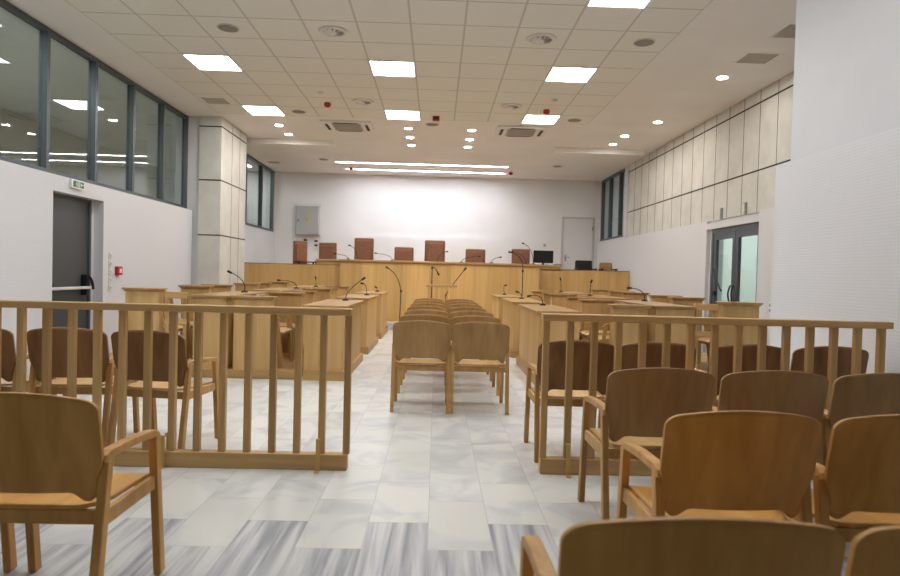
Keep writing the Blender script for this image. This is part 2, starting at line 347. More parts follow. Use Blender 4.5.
# glass double door right
d = sroot('door_2'); x0, x1 = XR-.01, XR+.06
bm = newbm(); bx(bm, x0, x1, 8.58, 8.63, 0, 2.12); bx(bm, x0, x1, 10.11, 10.18, 0, 2.12); bx(bm, x0, x1, 8.63, 10.11, 2.05, 2.12)
obj('door_frame', bm, 'frame_metal', d)
for a, c in ((8.63, 9.36), (9.38, 10.11)):
    bm = newbm(); q = .085
    bx(bm, x0+.01, x1-.01, a, a+q, .01, 2.05); bx(bm, x0+.01, x1-.01, c-q, c, .01, 2.05); bx(bm, x0+.01, x1-.01, a+q, c-q, 1.94, 2.05); bx(bm, x0+.01, x1-.01, a+q, c-q, .01, .15)
    lf = obj('door_leaf', bm, 'frame_metal', d)
    obj('pane', box(x0+.03, x0+.038, a+q, c-q, .15, 1.94), 'glass_door', lf)
    bm = newbm(); yy = c-.04 if c < 9.37 else a+.04; tube(bm, curve((x0-.02, yy, 1.2), (x0-.09, yy, 1.05), (x0-.02, yy, .92)), .012); obj('door_handle', bm, 'black_plastic', lf)
bm = newbm(); bx(bm, x0-.05, x0+.01, 9.98, 9.91, 1.02, 1.1, bev=.01); tube(bm, curve((x0-.04, 9.98, 1.5), (x0-.06, 9.88, 1.3), (x0-.04, 9.68, 1.1)), .014)
obj('door_closer_arm', bm, 'black_plastic', d)
# white back door
d = sroot('door_3')
bm = newbm(); bx(bm, 3.52, 3.58, YB-.03, YB, .8, 2.98); bx(bm, 4.4, 4.46, YB-.03, YB, .8, 2.98); bx(bm, 3.58, 4.4, YB-.03, YB, 2.92, 2.98)
obj('door_frame', bm, 'door_frame_paint', d); obj('door_leaf', box(3.59, 4.39, YB-.02, YB-.001, .81, 2.91), 'door_paint', d)
bm = newbm(); bx(bm, 3.62, 3.66, YB-.03, YB-.02, 1.72, 1.9); tube(bm, [(3.64, YB-.03, 1.83), (3.64, YB-.07, 1.83), (3.76, YB-.07, 1.83)], .009); obj('door_handle', bm, 'steel', d)
bm = newbm(); [bx(bm, 4.385, 4.405, YB-.04, YB-.02, z, z+.1) for z in (1.1, 2.6)]; obj('hinge', bm, 'steel', d)

# ------------------------------------------------------------------ ceiling fixtures
gx = lambda c: -.358+.6*c
gy = lambda r_: 6.828+.6*r_
lp = None
COLN = {-5: 'left', -1: 'middle', 3: 'right'}
ROWN = {6: 'back row, nearest the judges', 2: 'second row from the back', -2: 'third row from the back, at the top edge', -6: 'row behind the camera', -10: 'row far behind the camera'}
for rr in (6, 2, -2, -6):
    for cc in (-5, -1, 3):
        lab = 'square white lit ceiling panel, %s column, %s' % (COLN[cc], ROWN[rr])
        loc = (gx(cc)+.3, gy(rr)+.3, CZ)
        if lp is None:
            lp = thing('ceiling_light_panel', lab, 'ceiling light', loc, 0, 'lit panels in the tiled ceiling')
            bm = newbm(); a, c = .3, .282
            bx(bm, -a, a, -a, -c, -.012, 0); bx(bm, -a, a, c, a, -.012, 0); bx(bm, -a, -c, -c, c, -.012, 0); bx(bm, c, a, -c, c, -.012, 0)
            obj('frame', bm, 'white_plastic', lp); obj('diffuser', box(-c, c, -c, c, -.009, -.001), 'white_led', lp)
        else: dup(lp, loc, 0, lab)
# unseen panels added to brighten the lobby and corridor behind the glass
for loc, lab in (((6.2, 9.4, CZ), 'ceiling panel added to brighten the lobby beyond the glass door'), ((6.2, 7.6, CZ), 'second ceiling panel added to brighten the lobby, nearer the entrance'), ((-5.4, 1.2, CZ), 'ceiling panel added at the near end to brighten the corridor behind the left windows'), ((-5.3, 3.0, CZ), 'nearest ceiling panel added to brighten the corridor behind the left windows'), ((-5.3, 5.2, CZ), 'second ceiling panel added to brighten the corridor behind the left windows'), ((-6.7, 4.6, CZ), 'ceiling panel added by the outer wall to brighten the left corridor'), ((-5.4, 7.0, CZ), 'ceiling panel added close behind the window wall to brighten the corridor'), ((-6.7, 8.4, CZ), 'farther ceiling panel added by the outer wall to brighten the left corridor'), ((5.5, 10.4, CZ), 'ceiling panel added close to the glass door to brighten the lobby'), ((6.2, 11.2, CZ), 'farthest ceiling panel added to brighten the lobby beyond the glass door'), ((-5.3, 16.3, CZ), 'ceiling panel added to brighten the corridor behind the far left window'), ((6.2, 16, CZ), 'ceiling panel added to brighten the lobby behind the far right window')):
    dup(lp, loc, 0, lab, 'panels added to brighten the rooms next door')
dl = None
dspots = [(-3.07, 11.78, 'left, nearer of the pair before the clad column'), (-3.07, 12.52, 'left, farther of the pair before the clad column'),
 (-.61, 11.7, 'left of centre, first of three'), (-.61, 12.46, 'left of centre, second of three'), (-.61, 13.23, 'left of centre, third of three, farthest'),
 (.6, 11.7, 'right of centre, first of three'), (.6, 12.48, 'right of centre, second of three'), (.6, 13.23, 'right of centre, third of three, farthest'),
 (3.79, 8.25, 'nearest on the right, by the square grilles'), (3.79, 10.67, 'right side, second from the camera'), (3.55, 11.77, 'right side, third from the camera'), (3.54, 12.52, 'right side, farthest from the camera')]
for x, y, s in dspots:
    lab = 'small round recessed downlight, '+s
    if dl is None:
        dl = thing('downlight', lab, 'downlight', (x, y, CZ), 0, 'round downlights in the plain ceiling')
        bm = newbm(); lathe(bm, [(.068, -.002), (.07, -.008), (.095, -.008), (.1, -.001), (.1, 0), (.068, 0)]); obj('ring', bm, 'chrome_ring', dl)
        obj('lamp', lathe(newbm(), [(.066, -.006), (.066, -.001)]), 'down_led', dl)
    else: dup(dl, (x, y, CZ), 0, lab)
for y, x0, x1, s in ((15.47, -2.6, 1.72, 'nearer'), (16.45, -2.48, 1.74, 'farther')):
    t = thing('linear_light', 'long thin white line of light in the ceiling before the back wall, %s of two' % s, 'ceiling light', ((x0+x1)/2, y, CZ), 0, 'linear lights over the bench')
    h = (x1-x0)/2
    obj('diffuser', box(-h, h, -.03, .03, -.012, -.001), 'strip_led', t); bm = newbm(); bx(bm, -h-.01, h+.01, -.04, -.03, -.014, 0); bx(bm, -h-.01, h+.01, .03, .04, -.014, 0); obj('profile', bm, 'white_plastic', t)
# cassettes
for x, s in ((-1.74, 'left'), (1.52, 'right')):
    t = thing('air_conditioner', 'white ceiling cassette air conditioner with square grille, %s one' % s, 'air conditioner', (x, 11.62, CZ), 0, 'ceiling cassettes')
    obj('panel', box(-.47, .47, -.36, .36, -.035, 0, bev=.012), 'white_plastic', t)
    bm = newbm(); bx(bm, -.27, .27, -.26, .26, -.045, -.035)
    for i in range(13): bx(bm, -.25, .25, -.25+i*.04, -.235+i*.04, -.052, -.045)
    obj('grille', bm, 'grille_beige', t)
    for sx in (-1, 1):
        obj('louvre', bar(newbm(), (sx*.37, -.22, -.045), (sx*.37, .22, -.04), .05, .012), 'dark_slot', t)
        obj('louvre', bar(newbm(), (-.22, sx*.31, -.04), (.22, sx*.31, -.037), .012, .02, side=(0, 0, 1)), 'dark_slot', t)
df = None
for x, y, s in ((-1.258, 7.128, 'left, nearer'), (-1.258, 9.98, 'left, farther'), (1.142, 7.128, 'right, nearer'), (1.142, 9.98, 'right, farther')):
    lab = 'round white swirl air diffuser in the tiled ceiling, %s' % s
    if df is None:
        df = thing('air_diffuser', lab, 'air diffuser', (x, y, CZ), 0, 'round air diffusers')
        obj('flange', lathe(newbm(), [(.12, -.004), (.125, -.02), (.16, -.012), (.175, 0), (.12, 0)], 32), 'white_plastic', df)
        bm = newbm(); lathe(bm, [(.118, -.006), (.118, -.001)], 32); obj('throat', bm, 'grille_beige', df)
        bm = newbm()
        for k in range(10):
            a = k*math.pi/5; bar(bm, (.03*math.cos(a), .03*math.sin(a), -.022), (.115*math.cos(a), .115*math.sin(a), -.014), .03, .004, side=(-math.sin(a), math.cos(a), .5))
        lathe(bm, [(.035, -.028), (.035, -.006)], 16); obj('vanes', bm, 'white_plastic', df)
    else: dup(df, (x, y, CZ), 0, lab)
spk = None
for x, y, s in ((-2.458, 7.128, 'left side of the tiles, nearer'), (-2.458, 10.728, 'left side of the tiles, farther'), (2.342, 7.128, 'right side of the tiles, nearer'), (2.342, 10.728, 'right side of the tiles, farther'), (-.15, 11.33, 'just past the tiles near the red box'), (2.93, 15.2, 'near the back wall on the right'), (-2.85, 15.2, 'near the back wall on the left')):
    lab = 'grey round ceiling loudspeaker, '+s
    if spk is None:
        spk = thing('ceiling_speaker', lab, 'loudspeaker', (x, y, CZ), 0, 'ceiling loudspeakers')
        obj('rim', lathe(newbm(), [(.11, -.004), (.112, -.01), (.122, -.008), (.125, 0), (.11, 0)], 28), 'chrome_ring', spk)
        obj('grille', lathe(newbm(), [(.06, -.012), (.11, -.008), (.11, -.001)], 28), 'speaker_grey', spk)
    else: dup(spk, (x, y, CZ), 0, lab)
bl = None
for x, y, s in ((-1.858, 10.13, 'on the left of the tiles'), (1.742, 10.13, 'on the right by a lit panel'), (-2.33, 16.3, 'at the left end of the far light line'), (1.9, 16.3, 'at the right end of the far light line')):
    lab = 'red dome alarm sounder on the ceiling '+s
    if bl is None:
        bl = thing('alarm_sounder', lab, 'alarm', (x, y, CZ), 0, 'red ceiling sounders')
        obj('base', lathe(newbm(), [(.05, 0), (.055, -.02), (.055, -.035)], 20), 'red_plastic', bl)
        obj('dome', lathe(newbm(), [(.055, -.036), (.055, -.045), (.045, -.062), (.02, -.072)], 20), 'red_plastic', bl)
    else: dup(bl, (x, y, CZ), 0, lab)
t = thing('alarm_beacon', 'square red alarm box under the ceiling at the centre of the tiles edge', 'alarm', (-.08, 10.78, CZ))
obj('body', box(-.06, .06, -.05, .05, -.075, 0, bev=.008), 'red_plastic', t); obj('lens', box(-.04, .04, -.056, -.051, -.06, -.02), 'joint', t)
for x, y, s in ((-1.86, 9.53, 'left'), (1.76, 9.53, 'right')):
    t = thing('smoke_detector', 'tiny white round smoke detector on the ceiling tiles, %s one' % s, 'smoke detector', (x, y, CZ), 0, 'smoke detectors')
    obj('base', lathe(newbm(), [(.05, 0), (.05, -.012)], 20), 'white_plastic', t); obj('head', lathe(newbm(), [(.035, -.013), (.032, -.03), (.02, -.038)], 20), 'white_plastic', t)
for x, y, w, l, s in ((-3.7, 10.2, .19, .18, 'at the left edge of the tiles'), (3.87, 7.5, .19, .17, 'on the right, farther of two'), (3.87, 6.66, .19, .18, 'on the right by the pier, nearer of two'), (-4.24, 15.82, .14, .14, 'before the far left window')):
    t = thing('ceiling_grille', 'square beige ventilation grille in the ceiling, '+s, 'vent', (x, y, CZ), 0, 'square ceiling grilles')
    bm = newbm(); q = .025; bx(bm, -w-q, w+q, -l-q, -l, -.008, 0); bx(bm, -w-q, w+q, l, l+q, -.008, 0); bx(bm, -w-q, -w, -l, l, -.008, 0); bx(bm, w, w+q, -l, l, -.008, 0)
    obj('frame', bm, 'ceiling_paint', t)
    bm = newbm()
    k = -l+.01
    while k < l-.005: bx(bm, -w, w, k, k+.013, -.006, 0); k += .018
    obj('slats', bm, 'grille_beige', t)

# ------------------------------------------------------------------ chair
def back_bm(h0=.455, h1=.837):
    bm = newbm(); nx, nz = 32, 18; front, rear = [], []
    th = .013; R_ = .05
    for j in range(nz+1):
        v = j/nz; fr, rr = [], []
        z = h0+(h1-h0)*v
        hw = .229+.031*(lambda q: q*q*(3-2*q))(min(1, max(0, (z-.5)/.13)))
        for i in range(nx+1):
            u = math.sin((-1+2*i/nx)*math.pi/2)
            # rounded outline: pull corners in
            zz = z
            cu = max(0, abs(u)-(.84 if v > .5 else .88))/(.16 if v > .5 else .12); q_ = min(1, max(0, (abs(u)-.66)/.22)); q_ = q_*q_*(3-2*q_)
            if v > .5: zz -= ((v-.5)/.5)**3*(0.033*u*u+.032*(1-math.sqrt(max(0, 1-cu*cu))))
            else: zz += ((.5-v)/.5)**3*(.035*(1-q_)+.03*(1-math.sqrt(max(0, 1-cu*cu))))
            x = u*hw; yy = -.25-.07*((zz-.47)/.36)+.03*(u*u)
            yy -= 0
            fr.append(bm.verts.new((x, yy+th/2, zz))); rr.append(bm.verts.new((x, yy-th/2, zz)))
        front.append(fr); rear.append(rr)
    for j in range(nz):
        for i in range(nx):
            bm.faces.new((front[j][i], front[j][i+1], front[j+1][i+1], front[j+1][i])).smooth = True
            bm.faces.new((rear[j][i], rear[j+1][i], rear[j+1][i+1], rear[j][i+1])).smooth = True
    for i in range(nx):
        bm.faces.new((front[0][i], rear[0][i], rear[0][i+1], front[0][i+1])); bm.faces.new((front[nz][i], front[nz][i+1], rear[nz][i+1], rear[nz][i]))
    for j in range(nz):
        bm.faces.new((front[j][0], front[j+1][0], rear[j+1][0], rear[j][0])); bm.faces.new((front[j][nx], rear[j][nx], rear[j+1][nx], front[j+1][nx]))
    return bm
def seat_bm():
    bm = newbm(); n = 14; m_ = 16; T, B = [], []
    for j in range(n+1):
        v = j/n; a, c = [], []
        for i in range(m_+1):
            u = -1+2*i/m_
            hw = .232
            # rounded corners at the rear
            y = -.222+.43*v
            cu = max(0, abs(u)-.6)/.4
            if v < .5: y += ((.5-v)/.5)**2*.1*(1-math.sqrt(max(0, 1-cu*cu)))
            z = .438-.016*(1-u*u)*math.sin(math.pi*min(1, v*1.1))-.012*v*v+.0*u
            if v > .85: z -= (v-.85)*.12
            a.append(bm.verts.new((u*hw, y, z))); c.append(bm.verts.new((u*hw, y, z-.014)))
        T.append(a); B.append(c)
    for j in range(n):
        for i in range(m_):
            bm.faces.new((T[j][i], T[j][i+1], T[j+1][i+1], T[j+1][i])).smooth = True
            bm.faces.new((B[j][i], B[j+1][i], B[j+1][i+1], B[j][i+1])).smooth = True
    for i in range(m_):
        bm.faces.new((T[0][i], B[0][i], B[0][i+1], T[0][i+1])); bm.faces.new((T[n][i], T[n][i+1], B[n][i+1], B[n][i]))
    for j in range(n):
        bm.faces.new((T[j][0], T[j+1][0], B[j+1][0], B[j][0])); bm.faces.new((T[j][m_], B[j][m_], B[j+1][m_], T[j+1][m_]))
    return bm
def arm_bm(s):
    """flat armrest that rounds down onto the front leg"""
    bm = newbm(); pts = [(-.234, .586), (-.226, .602), (-.2, .611), (-.05, .609), (.06, .602), (.125, .594), (.153, .582), (.163, .56)]
    prev = None; x0, x1 = s*.2455-.0195, s*.2455+.0195
    rings = []
    for i, (y, z) in enumerate(pts):
        a = Vector(pts[max(0, i-1)]); c = Vector(pts[min(len(pts)-1, i+1)]); d_ = (c-a).normalized(); nrm = Vector((-d_.y, d_.x)); h = .015
        rings.append([bm.verts.new((x0, y+nrm.x*h, z+nrm.y*h)), bm.verts.new((x1, y+nrm.x*h, z+nrm.y*h)), bm.verts.new((x1, y-nrm.x*h, z-nrm.y*h)), bm.verts.new((x0, y-nrm.x*h, z-nrm.y*h))])
    for a, c in zip(rings, rings[1:]):
        for k in range(4): bm.faces.new((a[k], a[(k+1)%4], c[(k+1)%4], c[k]))
    bm.faces.new(rings[0][::-1]); bm.faces.new(rings[-1])
    bmesh.ops.recalc_face_normals(bm, faces=bm.faces)
    sharp = [e for e in bm.edges if len(e.link_faces) == 2 and e.calc_face_angle() > 1.0]
    bmesh.ops.bevel(bm, geom=sharp, offset=.005, segments=2, affect='EDGES', profile=.5)
    return bm
def make_chair(loc, rz, label, group, back='chair_back', frame='chair_frame', seat='chair_seat'):
    t = thing('armchair', label, 'chair', loc, rz, group)
    obj('seat', seat_bm(), seat, t); obj('backrest', back_bm(), back, t)
    for s in (-1, 1):
        obj('leg', bar(newbm(), (s*.2505, -.295, .004), (s*.2505, -.206, .603), .032, .042, w1=.032, d1=.036, bev=.004), frame, t)
        obj('leg', bar(newbm(), (s*.2505, .205, .004), (s*.2505, .14, .585), .032, .042, w1=.032, d1=.038, bev=.004), frame, t)
        obj('armrest', arm_bm(s), frame, t)
        obj('side_rail', bar(newbm(), (s*.247, -.235, .395), (s*.247, .155, .395), .02, .055, bev=.003), frame, t)
    obj('front_rail', bar(newbm(), (-.24, .175, .392), (.24, .175, .392), .02, .05, side=(0, 1, 0), bev=.003), frame, t)
    obj('back_rail', bar(newbm(), (-.24, -.2, .392), (.24, -.2, .392), .02, .05, side=(0, 1, 0), bev=.003), frame, t)
    return t
protos = {}
KINDS = {'pale': ('chair_back', 'chair_frame', 'chair_seat'), 'orange': ('chair_back_orange', 'chair_frame_orange', 'chair_seat_orange'), 'dark_brown': ('chair_back_dark_brown', 'chair_frame', 'chair_seat'), 'brown': ('chair_back_brown', 'chair_frame', 'chair_seat')}
def chair(x, y, deg, label, group, z=0, kind='pale'):
    if kind not in protos: protos[kind] = make_chair((x, y, z), math.radians(deg), label, group, *KINDS[kind]); return protos[kind]
    return dup(protos[kind], (x, y, z), math.radians(deg), label, group)
# y given for the top of the back; origin lies .3 in front
G1 = 'chairs of the right-hand public seating'
for x, by, lab in ((.497, 1.062, 'nearest brown armchair, at the bottom edge of the photo'), (1.034, 1.062, 'brown wooden armchair cut off at the bottom right corner'),
    (1.02, 1.95, 'orange-brown wooden armchair in the second row, left end with its arm in view'), (1.58, 1.95, 'brown wooden armchair in the second row, cut off by the right edge'),
    (1.09, 2.87, 'wooden armchair just before the right barrier, left end of its row'), (1.64, 2.87, 'wooden armchair just before the right barrier, middle of its row'), (2.19, 2.87, 'wooden armchair just before the right barrier, right end of its row')):
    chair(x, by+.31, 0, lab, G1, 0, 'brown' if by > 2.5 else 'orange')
G2 = 'chairs behind the right barrier'
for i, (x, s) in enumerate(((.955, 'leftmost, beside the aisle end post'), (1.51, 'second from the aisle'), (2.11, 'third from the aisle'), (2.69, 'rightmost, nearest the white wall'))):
    chair(x, 4.06+.31, (0, -1, 2, 0)[i], 'dark brown armchair seen through the right barrier, '+s, G2, 0, 'dark_brown')
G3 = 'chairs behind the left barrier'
chair(-1.86, 4.36, -8, 'dark brown armchair seen through the left barrier, rightmost and turned slightly', G3, 0, 'dark_brown')
chair(-2.47, 4.42, 2, 'dark brown armchair seen through the left barrier, second from the right', G3, 0, 'dark_brown')
chair(-3.05, 4.38, 0, 'dark brown armchair seen through the left barrier at the left edge', G3, 0, 'dark_brown')
G4 = 'chairs of the left-hand public seating'
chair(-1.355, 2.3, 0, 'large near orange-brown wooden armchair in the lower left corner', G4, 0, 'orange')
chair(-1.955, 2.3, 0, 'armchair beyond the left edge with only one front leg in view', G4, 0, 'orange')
G5 = 'two files of chairs down the centre aisle'
ORD = ['nearest', 'second', 'third', 'fourth', 'fifth', 'sixth', 'farthest']
for i in range(7):
    by = 5.47+.86*i
    for x, s in ((-.116, 'left'), (.42, 'right')):
        chair(x+(i % 3-1)*.006, by+.31, 0, 'light brown wooden armchair in the centre aisle, %s file, %s from the camera' % (s, ORD[i]), G5)

# ------------------------------------------------------------------ barriers
def barrier(name, label, xs, x0, x1, y, brackets):
    t = thing(name, label, 'railing', ((x0+x1)/2, y, 0), 0); ox = (x0+x1)/2
    obj('top_rail', box(x0-ox, x1-ox, -.035, .035, .975, 1.02, bev=.006), 'rail_oak_long', t)
    obj('bottom_rail', box(x0-ox+.01, x1-ox-.01, -.035, .035, 0, .1, bev=.006), 'rail_oak_long', t)
    for px in xs: obj('baluster', bar(newbm(), (px-ox, 0, .1), (px-ox, 0, .976), .042, .038, bev=.003), 'rail_oak', t)
    for px in brackets:
        bm = newbm(); q = px-ox
        for s in (-1, 1):
            bx(bm, q-.013, q+.013, s*.046-.006, s*.046+.006, .0, .2); bx(bm, q-.013, q+.013, min(s*.041, s*.02), max(s*.041, s*.02), .19, .2)
            bx(bm, q-.013, q+.013, min(s*.046, s*.1), max(s*.046, s*.09), 0, .008)
        obj('floor_bracket', bm, 'brass', t)
    return t
lx = [-.545-.1565*i for i in range(25)]
barrier('barrier', 'low oak railing with square balusters on the left, ending at the centre aisle', lx, -4.35, -.525, 3.87, [-.715, -1.68, -3.2])
rx = [.705+.1545*i for i in range(15)]
barrier('barrier', 'low oak railing with square balusters on the right, reaching the white wall', rx, .675, 2.925, 3.87, [.86, 2.25])

# witness stand
t = thing('witness_stand', 'small oak railed witness stand at the head of the centre aisle', 'railing', (.11, 12.75, 0))
obj('top_rail', box(-.32, .32, -.04, .04, .99, 1.035, bev=.005), 'top_oak_x', t)
obj('bottom_rail', box(-.3, .3, -.025, .025, 0, .08, bev=.005), 'top_oak_x', t)
for i in range(6): obj('baluster', bar(newbm(), (-.27+.108*i, 0, .08), (-.27+.108*i, 0, 1.0), 0.042, .035, bev=.003), 'bench_oak', t)
for s in (-1, 1):
    obj('side_rail', box(s*.29-.02, s*.29+.02, .03, .24, 1.0, 1.035, bev=.004), 'top_oak_x', t)
    obj('post', box(s*.29-.018, s*.29+.018, .2, .235, 0, 1.0), 'bench_oak', t)

# ------------------------------------------------------------------ desks
def desk(label, x0, x1, y0, y1, zb, zt, open_side, group, end='desk_oak', plinth=True, name='lawyer_desk'):
    """x0<x1; open_side: -1 open towards -x, 1 towards +x, 0 closed"""
    ox, oy = (x0+x1)/2, (y0+y1)/2; t = thing(name, label, 'desk', (ox, oy, zb), 0, group)
    hx, hy, h = (x1-x0)/2, (y1-y0)/2, zt-zb
    bm = newbm(); bx(bm, -hx-.03, hx+.03, -hy-.03, hy+.03, h-.022, h, bev=.004); bx(bm, -hx-.015, hx+.015, -hy-.015, hy+.015, h-.042, h-.022, bev=.004)
    obj('desktop', bm, 'top_oak', t)
    for s in (-1, 1):
        a = (-hy, -hy+.03) if s < 0 else (hy-.03, hy)
        obj('end_panel', box(-hx, hx, a[0], a[1], 0, h-.042), end if s < 0 else 'desk_oak', t)
    if open_side == 0: sides = (-1, 1)
    else: sides = (-open_side,)
    for s in sides:
        a = (-hx, -hx+.02) if s < 0 else (hx-.02, hx)
        obj('front_panel', box(a[0], a[1], -hy+.03, hy-.03, 0, h-.042), 'desk_oak', t)
    if open_side: obj('shelf', box(-hx+.02, hx-.02, -hy+.03, hy-.03, h-.16, h-.14), 'desk_oak', t)
    if plinth:
        bm = newbm(); q = .035; s = -open_side if open_side else 1
        if s > 0: bx(bm, hx, hx+q, -hy-q, hy+q, 0, .11)
        else: bx(bm, -hx-q, -hx, -hy-q, hy+q, 0, .11)
        bx(bm, -hx, hx, -hy-q, -hy, 0, .11); bx(bm, -hx, hx, hy, hy+q, 0, .11)
        obj('plinth', bm, 'platform_oak', t)
    return t
UY = [(7.05, 8.65), (9.38, 10.93), (11.62, 13.1)]
UN = ['nearest', 'middle', 'farthest']
pl = obj('platform', newbm() and box(-4.3, -1.56, 7.03, 13.15, 0, .1, bev=.004), 'platform_oak'); tag(pl, 'low oak platform under the left desk rows', 'platform')
pr = obj('platform', box(1.73, 4.35, 7.03, 13.15, 0, .1, bev=.004), 'platform_oak'); tag(pr, 'low oak platform under the right desk rows', 'platform')
def end_block(label, x0, x1, y, zb, zt, grp):
    t = thing('end_block', label, 'cabinet', ((x0+x1)/2, y, zb), 0, grp); hx, h = (x1-x0)/2, zt-zb; hy = .06
    obj('panel', box(-hx, hx, -hy, hy, 0, h-.042), 'desk_oak', t)
    bm = newbm(); bx(bm, -hx-.03, hx+.03, -hy-.03, hy+.03, h-.022, h, bev=.004); bx(bm, -hx-.015, hx+.015, -hy-.015, hy+.015, h-.042, h-.022, bev=.004)
    obj('cap', bm, 'top_oak', t)
    return t
for u, (a, c) in enumerate(UY):
    for sd, X in (('left', ((-1.5, -1.05), (-2.31, -1.88), (-2.77, -2.4), (-3.54, -3.16))), ('right', ((1.2, 1.66), (2.06, 2.46), (2.56, 2.98), (3.35, 3.77)))):
        o = -1 if sd == 'left' else 1; dz = 0 if sd == 'left' else .008
        desk('oak desk along the %s of the aisle, %s of three' % (sd, UN[u]), X[0][0], X[0][1], a, c, 0, .86, o, 'aisle-side desks')
        desk('oak desk in the middle %s row, %s of three' % (sd, UN[u]), X[2][0], X[2][1], a, c, .1, .945+dz, o, 'middle-row desks', plinth=False)
        for yy, w in ((a+.06, 'near'), (c-.02, 'far')):
            end_block('oak end block beside the middle %s desk row, %s end of the %s unit' % (sd, w, UN[u]), X[1][0], X[1][1], yy, .1, .945+dz, 'end blocks of the middle rows')
            end_block('oak end block nearest the %s wall, %s end of the %s unit' % (sd, w, UN[u]), X[3][0], X[3][1], yy, .1, 1.01+dz, 'end blocks by the walls')
        # armchairs behind the desks, facing the aisle
        for k, f in enumerate((.5, 1.12)):
            w = ('nearer', 'farther')[k]; rz = -90 if o < 0 else 90; xc = (X[1][0]+X[1][1])/2
            chair(xc-o*.075, a+f, rz, 'wooden armchair behind the %s %s aisle desk, %s seat' % (UN[u], sd, w), 'chairs of the desk rows', .1)
            chair((X[3][0]+X[3][1])/2-o*.02, a+f, rz, 'wooden armchair behind the %s middle-row desk on the %s, %s seat' % (UN[u], sd, w), 'chairs of the desk rows', .1)
# little gates between the middle desks and the end blocks by the wall
for x0, x1, z, s in ((-3.13, -2.85, .97, 'left'), (3.03, 3.31, .985, 'right')):
    t = thing('swing_gate', 'oak rail gate closing the gap in the %s desk rows' % s, 'gate', ((x0+x1)/2, 7.12, .1)); h = (x1-x0)/2-.012
    obj('top_rail', box(-h, h, -.025, .025, z-.1-.075, z-.1, bev=.005), 'rail_oak_long', t)
    obj('lower_rail', box(-h, h, -.02, .02, .5, .56, bev=.005), 'rail_oak_long', t)
    for q in (-h+.025, h-.025): obj('post', box(q-.02, q+.02, -.018, .018, 0, z-.175), 'rail_oak', t)

# ------------------------------------------------------------------ judges' bench
t = thing('judges_bench', 'long raised oak judges bench across the back of the room', 'bench', (0, 14.0, .15))
bm = newbm(); xx = [-2.2+.506*i for i in range(10)]
for a, c in zip(xx, xx[1:]): obj('front_panel', box(a+.002, c-.002, 0, .02, 0, 1.33), 'bench_oak', t)
bm = newbm(); bx(bm, -2.2, -2.18, .02, .4, 0, 1.33); bx(bm, 2.334, 2.354, .02, .4, 0, 1.33); bx(bm, -2.18, 2.334, .02, .03, 0, 1.33); obj('carcass', bm, 'bench_oak', t)
bm = newbm(); bx(bm, -2.23, 2.385, -.05, .7, 1.345, 1.39, bev=.006); bx(bm, -2.2, 2.36, -.02, .6, 1.325, 1.345)
bx(bm, -2.82, -2.23, .27, .7, 1.345, 1.39, bev=.006); bx(bm, 2.385, 2.93, .27, .7, 1.345, 1.39, bev=.006); bx(bm, -2.8, -2.23, .3, .6, 1.255, 1.345); bx(bm, 2.385, 2.91, .3, .6, 1.255, 1.345)
obj('worktop', bm, 'top_oak_x', t)
obj('wing_panel', box(-4.59, -2.2, .3, .34, 0, 1.25), 'bench_oak', t); obj('wing_panel', box(2.355, 4.53, .3, .34, 0, 1.28), 'bench_oak', t)
obj('wing_cap', box(-4.59, -2.2, .29, .42, 1.25, 1.262), 'desk_oak_brown', t); obj('wing_cap', box(2.355, 4.53, .29, .42, 1.28, 1.292), 'desk_oak_brown', t)
BT = .15+1.39

# judges' chairs
def judge(x, y, w, zt, label, rz=0, m_='leather', grp='leather chairs behind the bench', rb=.03):
    t = thing('office_chair', label, 'chair', (x, y, .8), rz, grp); h = zt-.8
    bm = newbm(); bx(bm, -w/2, w/2, -.2, -.12, h-.62 if h > .95 else .35, h, bev=rb)
    obj('backrest', bm, m_, t)
    obj('cushion', box(-w/2+.05, w/2-.05, -.235, -.195, max(.53, h-.52), h-.07, bev=.018), m_, t)
    obj('cushion', box(-w/2+.05, w/2-.05, -.125, -.075, max(.53, h-.55), h-.07, bev=.018), m_, t)
    obj('seat', box(-w/2, w/2, -.15, .32, .42, .52, bev=.03), m_, t)
    for s in (-1, 1):
        bm = newbm(); bar(bm, (s*(w/2+.01), -.12, .68), (s*(w/2+.01), .2, .68), .05, .03, bev=.006); bar(bm, (s*(w/2+.01), .1, .47), (s*(w/2+.01), .14, .67), .03, .03); obj('armrest', bm, 'black_plastic', t)
    bm = newbm(); lathe(bm, [(.03, .06), (.03, .42)], 12)
    obj('column', bm, 'black_plastic', t)
    bm = newbm()
    for k in range(5):
        a = k*math.tau/5; bar(bm, (0, 0, .08), (.27*math.cos(a), .27*math.sin(a), .06), .045, .035, side=(-math.sin(a), math.cos(a), 0)); lathe(bm, [(.02, 0), (.025, .02), (.02, .045)], 8, (.26*math.cos(a), .26*math.sin(a), 0))
    obj('base', bm, 'black_plastic', t)
for x, w, z, s, rz in ((-3.42, .4, 2.02, 'first from the left, turned beside the cabinet', .75), (-2.73, .44, 1.97, 'second from the left, lower back', 0), (-1.83, .48, 2.11, 'third from the left, tall back', 0), (-.83, .48, 1.91, 'fourth from the left, low back', 0),
    (-.06, .51, 2.1, 'fifth from the left, tallest at the centre', 0), (.96, .5, 1.91, 'sixth from the left, low back', 0), (2.1, .46, 1.94, 'seventh from the left, beside the monitor', 0)):
    # origin ahead of its back; these look at the camera: turned 180 degrees
    judge(x, 15.2 if x > -3 else 15.75, w, z, 'brown leather office chair behind the bench, '+s, math.pi+rz)
judge(3.72, 15.3, .44, 1.7, 'black office chair behind the right wing of the bench', math.pi, 'black_plastic', None, .038)
judge(4.2, 15.0, .32, 1.65, 'small brown chair at the far right end of the bench', math.pi, 'chair_back', None, .036)

